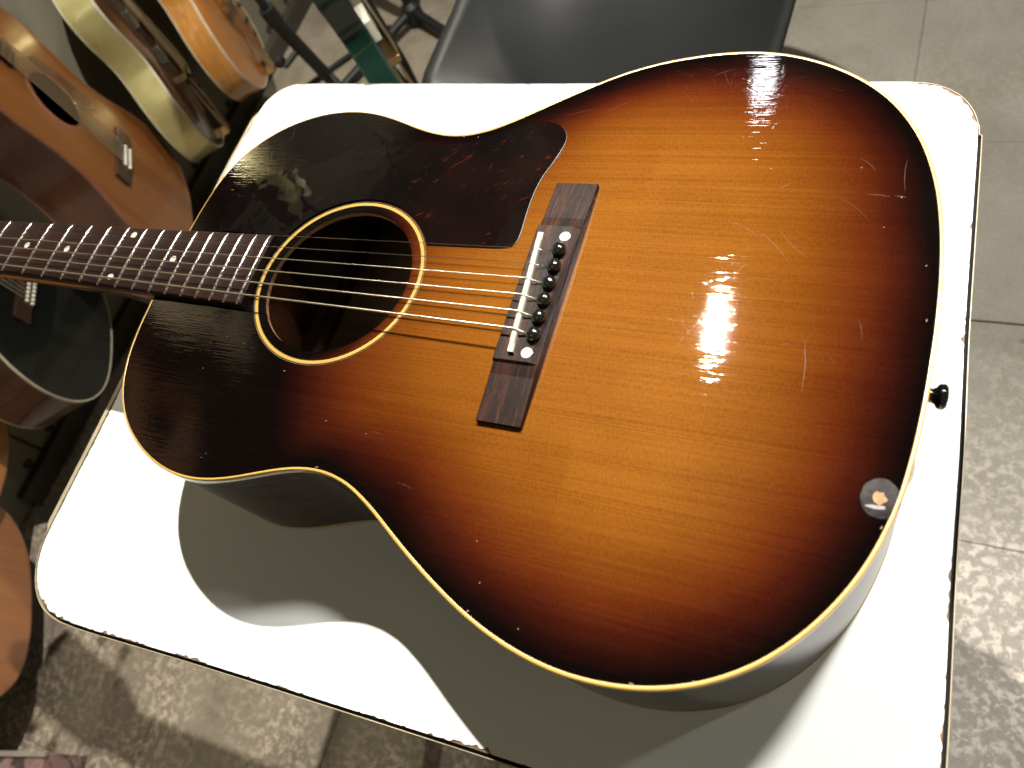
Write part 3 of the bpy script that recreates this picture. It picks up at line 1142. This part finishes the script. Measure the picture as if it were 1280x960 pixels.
for s in ((744, 55, 765, 34, 2, .09), (757, 55, 772, 40, -1, .12), (778, -7, 781, -35, 1, .18), (752, 83, 757, 87, 0, .22), (776, 80, 799, 62, 3, .07), (789, 104, 797, 96, 1, .14), (811, 104, 812, 84, -.6, .16),
          (795, 81, 806, 80, .3, .2), (808, 80.5, 813, 80, .2, .2), (745, 35, 738, 20, -2, .07), (800, 8, 803, -4, .6, .08), (728, 60, 745, 52, 1, .08), (700, 165, 712, 171, 1, .1), (724, 168, 731, 160, 1, .1),
          (706, 170, 711, 158, -1, .09), (716, 172, 722, 160, 1.2, .09), (733, 150, 744, 148, .6, .1), (640, 139, 655, 147, .5, .08), (612, 135, 630, 140, .6, .09), (700, -90, 712, -94, .5, .06), (690, 120, 702, 108, .6, .05),
          (398, 128, 401, 110, 1, .09), (401, 121, 398, 105, -.6, .07), (425, 119, 437, 125, .7, .05), (557, -72, 566, -73, .2, .09), (563, -93, 572, -94, .2, .1), (590, -118, 600, -119.5, .3, .12)):
    scratch(*s)
for k in range(44):
    x = random.gauss(724, 30); y = random.choice((random.gauss(0, 30), random.gauss(160, 9)))
    a = random.uniform(0, math.pi)
    L_ = random.uniform(3, 13)
    x1, y1 = x + math.cos(a) * L_, y + math.sin(a) * L_
    if dist_poly((x, y), OUTC) < 8 or dist_poly((x1, y1), OUTC) < 8 or abs(y) > 172:
        continue
    scratch(x, y, x1, y1, random.uniform(-2.5, 2.5), .035)
n = N('scratched_lacquer')
n.set(color=(.42, .34, .28), rough=.25, coat=1, coatr=.1)
n.b.inputs['Alpha'].default_value = .17
SCR = n.m
scg.obj('scratch_marks', SCR, gt, kind='stuff')

# ------------------------------------------------------------------ background guitars
def bg_guitar(name, label, tail, neck, normal, scale, thick, top_m, side_m, bind_m, acoustic=True, group=None, rows=1, cat='guitar', flat=False, body_half=None):
    x = Vector(neck).normalized()
    z = Vector(normal); z = (z - x * z.dot(x)).normalized()
    y = z.cross(x)
    R = Matrix((x, y, z)).transposed().to_4x4()
    t = Vector((tail[0] * .001, tail[1] * .001, tail[2] * .001 + Z0))
    root = empty(name, t, label, cat, group)
    root.matrix_world = Matrix.Translation(t) @ R
    HF = body_half or HALF
    full = HF[1:-1]
    poly = [HF[-1]] + [(a, b) for a, b in full[::-1]] + [HF[0]] + [(a, -b) for a, b in full]
    poly = subdivide([(a * scale, b * scale) for a, b in poly], 3)

    def P(g, nm, m, sm=True, **kw):
        return g.obj(nm, m, root, smooth=sm, abs_=False, **kw)
    hc = (330 * scale, 0)
    hr = 50.0
    ti = inset(poly, 2.5)
    g = G()
    K = 10
    np_ = len(ti)
    for k in range(K + 1):
        tt = k / K
        for (ox, oy) in ti:
            a = math.atan2(oy - hc[1], ox - hc[0])
            rr2 = hr if acoustic else .5
            hx, hy = hc[0] + rr2 * math.cos(a), hc[1] + rr2 * math.sin(a)
            arch = (3 if acoustic else (0 if flat else 13)) * (1 - tt ** 3)
            g.v.append(Vector((hx + (ox - hx) * tt, hy + (oy - hy) * tt, arch)))
    for k in range(K):
        for i in range(np_):
            j = (i + 1) % np_
            g.f.append((k * np_ + i, (k + 1) * np_ + i, (k + 1) * np_ + j, k * np_ + j))
    P(g, 'soundboard' if acoustic else 'body_top', top_m, 'all')
    top_z = 3 if acoustic else (0 if flat else 13)
    g = G(); loops(g, [(ti, -.1), (inset(poly, .5), .8), (poly, .2), (poly, -4), (ti, -4)], closed=True, flip=True)
    P(g, 'binding', bind_m)
    g = G(); loops(g, [(inset(poly, .3), -4), (inset(poly, .3), -thick * .5), (inset(poly, .3), -thick + 3)])
    P(g, 'side', side_m, 'all')
    g = G(); loops(g, [(inset(poly, .3), -thick + 3), (poly, -thick + 3), (poly, -thick), (ti, -thick - .5), (ti, -thick + 3)], closed=True)
    P(g, 'back_binding', bind_m)
    g = G(); g.v += [Vector((a, b, -thick)) for a, b in ti]; g.f.append(tuple(range(len(ti))))
    P(g, 'back', side_m, False)
    L_ = HF[0][0] * scale
    if acoustic:
        g = G()
        for r0, h in ((hr + 4, 3.0), (hr + 4.3, 3.5), (hr + 8.5, 3.5), (hr + 9, 3.0)):
            g.v += [Vector((hc[0] + r0 * math.cos(2 * math.pi * k / 64), hc[1] + r0 * math.sin(2 * math.pi * k / 64), h)) for k in range(64)]
        for q in range(3):
            for k in range(64):
                j = (k + 1) % 64
                g.f.append((q * 64 + k, (q + 1) * 64 + k, (q + 1) * 64 + j, q * 64 + j))
        P(g, 'rosette', bind_m)
        bx = 185 * scale
        P(G().box(bx - 14, bx + 18, -76, 76, 2.4, 9.5, 2), 'bridge', ROSEBR if False else DARKBR, False)
        P(G().box(bx + 9, bx + 12.5, -36, 36, 9, 12, .8), 'saddle', DARKBR if rows == 2 else BONE, False)
        for q in range(rows):
            for k in range(6):
                P(G().lathe([(2.5, 9), (3.2, 9.8), (3.5, 11.3), (2.4, 13.0), (.4, 13.6)], (bx - 11 * q, -27 + 10.8 * k, 0), 'z', 12), 'bridge_pin', IVORYP, 'all')
        P(G().prism([(hc[0] + 40, -40), (hc[0] + 62, -48), (hc[0] + 50, -70), (hc[0], -84), (hc[0] - 62, -92), (hc[0] - 80, -78), (hc[0] - 62, -50), (hc[0] - 45, -42), (hc[0] - 52, -18), (hc[0] - 58, -20), (hc[0] - 56, -33), (hc[0] - 40, -44), (hc[0], -59), (hc[0] + 30, -52)][:7] +
                     [(hc[0] - 50, -40), (hc[0] - 20, -57), (hc[0] + 10, -60)], 3.2, 4.2), 'pickguard', BGPG, False)
        s_x0, zb = bx + 10, 13.3
    else:
        for px_ in (250 * scale, 345 * scale):
            P(G().box(px_ - 18, px_ + 18, -36, 36, top_z - 2, top_z + 8, 2), 'pickup', CHROME if not flat else IVORYP, False)
        P(G().box(175 * scale, 175 * scale + 12, -40, 40, top_z - 3, top_z + 16, 2), 'bridge', GOLDM, False)
        P(G().box(20, 60 * scale, -30, 30, top_z + 4, top_z + 6, .8).box(60 * scale, 175 * scale - 20, -28, -24, top_z + 5, top_z + 8).box(60 * scale, 175 * scale - 20, 24, 28, top_z + 5, top_z + 8).box(0, 20, -20, 20, 0, top_z + 6, 1), 'tailpiece', GOLDM, False)
        P(G().prism([(150 * scale, -45), (160 * scale, -100), (260 * scale, -85), (380 * scale, -60), (420 * scale, -30), (370 * scale, -28), (230 * scale, -38)], top_z + 8, top_z + 10.5, .6), 'pickguard', TANPG if not flat else IVORYP, False)
        for kx, ky in ((90, -120), (120, -140), (60, -95), (95, -85)):
            P(G().lathe([(7, 4), (6.5, 10), (5, 11)], (kx * scale, ky * scale, 0), 'z', 16), 'control_knob', BLACKGLOSS if not flat else CHROME)
        s_x0, zb = 175 * scale + 6, top_z + 17
    nl = 345.0
    P(G().box(L_ - 95 * (scale if acoustic else .7), L_ + nl, -25, 25, top_z + .5, top_z + 6.5, 1.2), 'fingerboard', ROSEFB, False)
    g = G()
    vs = []
    for k in range(9):
        X = L_ - 6 + (nl + 6) * k / 8
        dp = 22 + (40 * max(0, 1 - (X - L_ + 6) / 60) if acoustic else 10 * max(0, 1 - (X - L_ + 6) / 60))
        for i in range(9):
            a = math.pi * i / 8
            vs.append(Vector((X, -25 * math.cos(a), top_z + .5 - dp * math.sin(a))))
    g.v = vs
    for k in range(8):
        for i in range(8):
            g.f.append((k * 9 + i, k * 9 + i + 1, (k + 1) * 9 + i + 1, (k + 1) * 9 + i))
    P(g, 'neck', NECKM)
    g = G().prism([(L_ + nl, -24), (L_ + nl + 40, -36), (L_ + nl + 175, -42), (L_ + nl + 185, 0), (L_ + nl + 175, 42), (L_ + nl + 40, 36), (L_ + nl, 24)], top_z - 14, top_z + 1, 1)
    P(g, 'headstock', NECKM, False)
    ns = 6
    for k in range(ns * (2 if rows == 2 else 1)):
        kk = k if rows == 1 else k // 2 + (k % 2) * .18
        y0 = -27 + 10.8 * kk; y1 = -18 + 7.2 * kk
        P(G().tube([(s_x0, y0, zb), (L_ + nl, y1, top_z + 8.5)], .75, 5), 'string', BRONZE, 'all')
    for k in range(1, 21):
        X = L_ + nl - 628.65 * (1 - 2 ** (-k / 12)) if acoustic else L_ + nl - 628.65 * (1 - 2 ** (-k / 12))
        if X > L_ - 90 * scale:
            P(G().box(X - 1, X + 1, -24.5, 24.5, top_z + 6.2, top_z + 7.5), 'fret', NICKEL, False)
    return root


TANPG = plain('clear_amber_plastic', (.30, .22, .12), .2, coat=1, var=.2)
DARKBR = plain('dark_rosewood', (.030, .014, .009), .4, coat=.3)
IVORYP = plain('cream_plastic', (.74, .70, .58), .3, coat=.5, var=.05)
CHROME = plain('chrome', (.75, .74, .72), .12, 1.0, var=.04)
GOLDM = plain('aged_gold_plate', (.62, .42, .22), .25, 1.0, var=.15)
BGPG = plain('brown_tortoise', (.06, .022, .012), .2, coat=1, var=.5, vscale=50)
BROWNTOP = wood('amber_brown_top', (.105, .034, .007), (.165, .058, .011), (6, 260, 50), .4, .45, .14, .05)
BROWNSIDE = wood('reddish_brown_side', (.040, .012, .006), (.085, .028, .012), (14, 60, 240), .4, 1, .08, .05)
BLACKTOP = plain('black_lacquer', (.004, .005, .004), .5, coat=.25, coatr=.06)
DARKSIDE = wood('dark_walnut_side', (.030, .011, .007), (.060, .022, .012), (14, 60, 240), .45, 1, .1, .05)
BLACKTOP.node_tree.nodes['Principled BSDF'].inputs['Specular IOR Level'].default_value = .15
GOLDSIDE = plain('metallic_gold_lacquer', (.52, .46, .20), .30, .55, coat=1, coatr=.06, var=.12, vscale=14)
DARKTOP = plain('dark_brown_sunburst', (.022, .009, .006), .3, coat=1, coatr=.06, var=.3, vscale=12)
BLONDE = wood('honey_maple', (.34, .135, .022), (.52, .24, .045), (20, 60, 120), .35, 1, .05, .05)
BLONDETOP = wood('honey_maple_top', (.24, .085, .016), (.36, .14, .028), (8, 160, 120), .35, 1, .05, .05)
ORANGE = wood('orange_spruce', (.28, .10, .022), (.40, .16, .036), (6, 240, 50), .4, 1, .06, .05)
PALETOP = wood('pale_spruce', (.42, .32, .17), (.52, .42, .25), (6, 260, 50), .4, .5, .1, .05)
TAN = wood('tan_cedar', (.26, .095, .03), (.36, .14, .045), (6, 240, 50), .4, 1, .08, .05)
GREEN = plain('dark_green_metallic', (.002, .028, .017), .35, .3, coat=1, coatr=.06, var=.25, vscale=10)
GREYBIND = plain('grey_cream_binding', (.42, .38, .28), .35, coat=.5)
GREENB = plain('dark_green_edge', (.012, .035, .025), .3, coat=1)
REDBIND = plain('reddish_binding', (.16, .065, .045), .4, coat=.5)

GRP = 'guitars hanging along the grey wall'
bg_guitar('hanging_guitar', 'brown twelve string acoustic guitar with round soundhole hanging beside the sunburst guitar neck', (-495, 473, -638), (-.09, .012, .996), (.786, .614, .065), 1.0, 105, BROWNTOP, BROWNSIDE, REDBIND, True, GRP, 2, body_half=DREAD)
bg_guitar('hanging_guitar', 'black topped acoustic guitar with cream binding hanging below the sunburst guitar neck', (-560, 176, -665), (-.102, .023, .994), (.789, .61, .067), 1.06, 105, BLACKTOP, DARKSIDE, GREYBIND, True, GRP, 2)
bg_guitar('electric_guitar', 'gold sided hollow body electric guitar with gold bridge hanging edge on', (-611, 749, -687), (-.144, .122, .982), (.726, .688, .021), .85, 64, DARKTOP, GOLDSIDE, GREYBIND, False, GRP)
bg_guitar('electric_guitar', 'honey blonde hollow body guitar hanging furthest along the wall', (-597, 954, -704), (-.137, .098, .986), (.815, .577, .056), .95, 60, BLONDETOP, BLONDE, GREYBIND, False, GRP)
bg_guitar('hanging_guitar', 'orange topped acoustic guitar at the left edge just below the black guitar', (-608, -130, -637), (-.144, .117, .983), (.81, .584, .049), 1.0, 105, ORANGE, BROWNSIDE, REDBIND, True, GRP)
bg_guitar('hanging_guitar', 'tan acoustic guitar at the lower left edge, lowest of the hanging guitars', (-521, -310, -741), (.075, -.043, .996), (.827, .561, -.038), 1.0, 105, TAN, BROWNSIDE, REDBIND, True, GRP)
bg_guitar('electric_guitar', 'dark green solid body electric guitar standing behind the white table beside the grey chair', (55, 649, -558), (-.15, .08, .985), (.754, .653, .07), .83, 40, GREEN, GREEN, GREENB, False, None, 1, 'guitar', True)

UP = 'guitars hanging along the grey wall'  # upper row is added out of view for its reflections in the lacquer
bg_guitar('hanging_guitar', 'honey coloured acoustic guitar added unseen in the upper row, mirrored in the black upper bout', (-600, 60, 560), (-.03, .02, .999), (.9, .43, .05), 1.0, 100, ORANGE, BROWNSIDE, REDBIND, True, UP)
bg_guitar('hanging_guitar', 'pale topped acoustic guitar added unseen in the upper row above the black guitar', (-610, 420, 540), (-.03, .02, .999), (.85, .52, .05), 1.03, 100, PALETOP, DARKSIDE, GREYBIND, True, UP)
bg_guitar('electric_guitar', 'gold topped hollow body guitar added unseen in the upper row above the blonde one', (-600, 800, 560), (-.03, .02, .999), (.85, .5, .05), .9, 60, GOLDSIDE, DARKTOP, GREYBIND, False, UP)

# stand that carries the green guitar
STAND = plain('black_painted_steel', (.006, .006, .006), .55)
st_ = empty('guitar_stand', V(30, 690, -823), 'black tubular stand holding up the dark green guitar', 'stand')
G().tube([(18, 690, -600), (18, 700, -470), (0, 710, -150)], 8, 12).obj('post', STAND, st_, smooth=True)
for dx in (-60, 55):
    G().tube([(18, 690, -600), (18 + dx, 640, -585), (40 + dx, 590, -575), (44 + dx, 580, -560)], 7, 10).obj('cradle_arm', STAND, st_, smooth=True)
for a in (20, 150, 265):
    G().tube([(18, 690, -600), (18 + 130 * math.cos(math.radians(a)), 690 + 130 * math.sin(math.radians(a)), -740), (18 + 190 * math.cos(math.radians(a)), 690 + 190 * math.sin(math.radians(a)), -815)], 8, 10).obj('leg', STAND, st_, smooth=True)

# microphone stand
ms = empty('microphone_stand', V(-455, 985, -823), 'black microphone stand with a clamp knob between the blonde and green guitars', 'stand')
G().tube([(-455, 985, -790), (-455, 940, -560)], 15, 16).obj('lower_tube', STAND, ms, smooth=True)
G().tube([(-455, 940, -560), (-455, 938, -520)], 18, 16).obj('clutch', STAND, ms, smooth=True)
G().tube([(-455, 938, -520), (-455, 920, 300)], 9.5, 14).obj('upper_tube', STAND, ms, smooth=True)
g = G().tube([(-455, 955, -640), (-478, 905, -648)], 7, 10)
g.lathe([(6, -24), (13, -20), (13, -8), (8, -4)], (-470, 908, -636), 'x', 12)
g.obj('clamp_knob', STAND, ms, smooth=True)
for a in (80, 200, 320):
    G().tube([(-455, 985, -740), (-455 + 230 * math.cos(math.radians(a)), 985 + 230 * math.sin(math.radians(a)), -816)], 8, 10).obj('leg', STAND, ms, smooth=True)

# low stand base seen between green guitar and chair
fb = empty('tripod_base', V(-340, 1230, -823), 'black tripod base on the floor left of the grey chair', 'stand')
G().lathe([(24, -812), (24, -770), (13, -760), (13, -300)], (-340, 1230, 0), 'z', 16).obj('hub', STAND, fb, smooth=True)
for a in (-31, 110, 242):
    G().tube([(-340, 1230, -785), (-340 + 330 * math.cos(math.radians(a)), 1230 + 330 * math.sin(math.radians(a)), -812)], 12, 10).obj('leg', STAND, fb, smooth=True)
cb_ = empty('coiled_cable', V(-290, 1080, -823), 'thick grey cable looping on the floor beside the black tripod base', 'cable')
cp = []
for k in range(30):
    a = math.radians(-150 + 230 * k / 29)
    cp.append((-330 + 120 * math.cos(a) + k * 2, 1060 + 120 * math.sin(a), -812))
G().tube(cp, 11, 10).obj('loop', plain('grey_rubber', (.045, .045, .043), .5), cb_, smooth=True)

# ------------------------------------------------------------------ chair
CH = N('charcoal_plastic')
CH.set(color=CH.ramp(CH.noise(8, 3), [(.3, (.010, .011, .011)), (.7, (.014, .015, .015))]), rough=.42, normal=CH.bump(CH.noise(900, 2), .12, .0003))
CH = CH.m
chr_ = empty('shell_chair', V(430, 760, -823), 'charcoal grey moulded plastic chair tucked behind the white table', 'chair')
g = G()
NU, NV = 28, 34
vs = []
prof = [(470, -392), (500, -378), (540, -374), (600, -386), (680, -398), (760, -400), (830, -385), (880, -345), (915, -280), (940, -200), (965, -110), (985, -30), (992, 0)]
for j in range(NV + 1):
    t = j / NV * (len(prof) - 1)
    i0 = min(int(t), len(prof) - 2); f = t - i0
    py_, pz_ = prof[i0][0] * (1 - f) + prof[i0 + 1][0] * f, prof[i0][1] * (1 - f) + prof[i0 + 1][1] * f
    s = j / NV
    hw = 236 + 8 * math.sin(s * math.pi) - (60 * max(0, (s - .72) / .28) ** 2) - 46 * max(0, 1 - s / .07) ** 2
    cxm = 418
    for i in range(NU + 1):
        u = -1 + 2 * i / NU
        rim = abs(u) ** 3.5
        lift = 62 * rim * (math.sin(min(1, s * 1.5) * math.pi * .5)) + 6
        # seat lifts up, back wraps forward
        b = max(0, min(1, (s - .45) / .25))
        ux = cxm + hw * math.copysign(abs(u) ** .95, u)
        vs.append(Vector((ux, py_ - lift * b * 1.2 + (-10 * (1 - abs(u) ** 2) * 0), pz_ + lift * (1 - b) - 14 * (1 - u * u) * (1 - b))))
g.v = vs
for j in range(NV):
    for i in range(NU):
        a = j * (NU + 1) + i
        g.f.append((a, a + 1, a + NU + 2, a + NU + 1))
sh = g.obj('seat_shell', CH, chr_, smooth='all')
md = sh.modifiers.new('thick', 'SOLIDIFY'); md.thickness = .006; md.offset = -1
for (x0, y0, x1, y1) in ((330, 620, 215, 540), (510, 620, 625, 540), (330, 800, 225, 910), (510, 800, 615, 910)):
    G().tube([(x0, y0, -412), (x1, y1, -822)], 9, 12).obj('leg', STAND, chr_, smooth=True)
G().box(325, 515, 610, 630, -420, -408, 2).box(325, 515, 790, 810, -422, -410, 2).obj('cross_rail', STAND, chr_)

# ------------------------------------------------------------------ box at the lower left
n = N('faded_floral_paper')
f = n.noise(34, 5, None, .65, 1.2)
n.set(color=n.ramp(f, [(.42, (.30, .19, .17)), (.52, (.24, .15, .135)), (.57, (.07, .05, .045))]), rough=.6)
bx_ = empty('patterned_box', V(-520, -600, -823), 'faded pink box with dark floral pattern on the floor at the bottom left', 'box')
cb = Matrix.Rotation(math.radians(17), 3, 'Z')
g = G().box(-190, 210, -170, 0, 0, 90, 2)
for v in g.v:
    v2 = cb @ Vector((v.x, v.y, 0)); v.x, v.y = v2.x - 520, v2.y - 570; v.z -= 823
g.obj('carton', n.m, bx_)
g = G().box(-193, 213, -6, 3, 86, 94, 1)
for v in g.v:
    v2 = cb @ Vector((v.x, v.y, 0)); v.x, v.y = v2.x - 520, v2.y - 570; v.z -= 823
g.obj('lid_edge', plain('pale_card', (.30, .26, .21), .7), bx_)
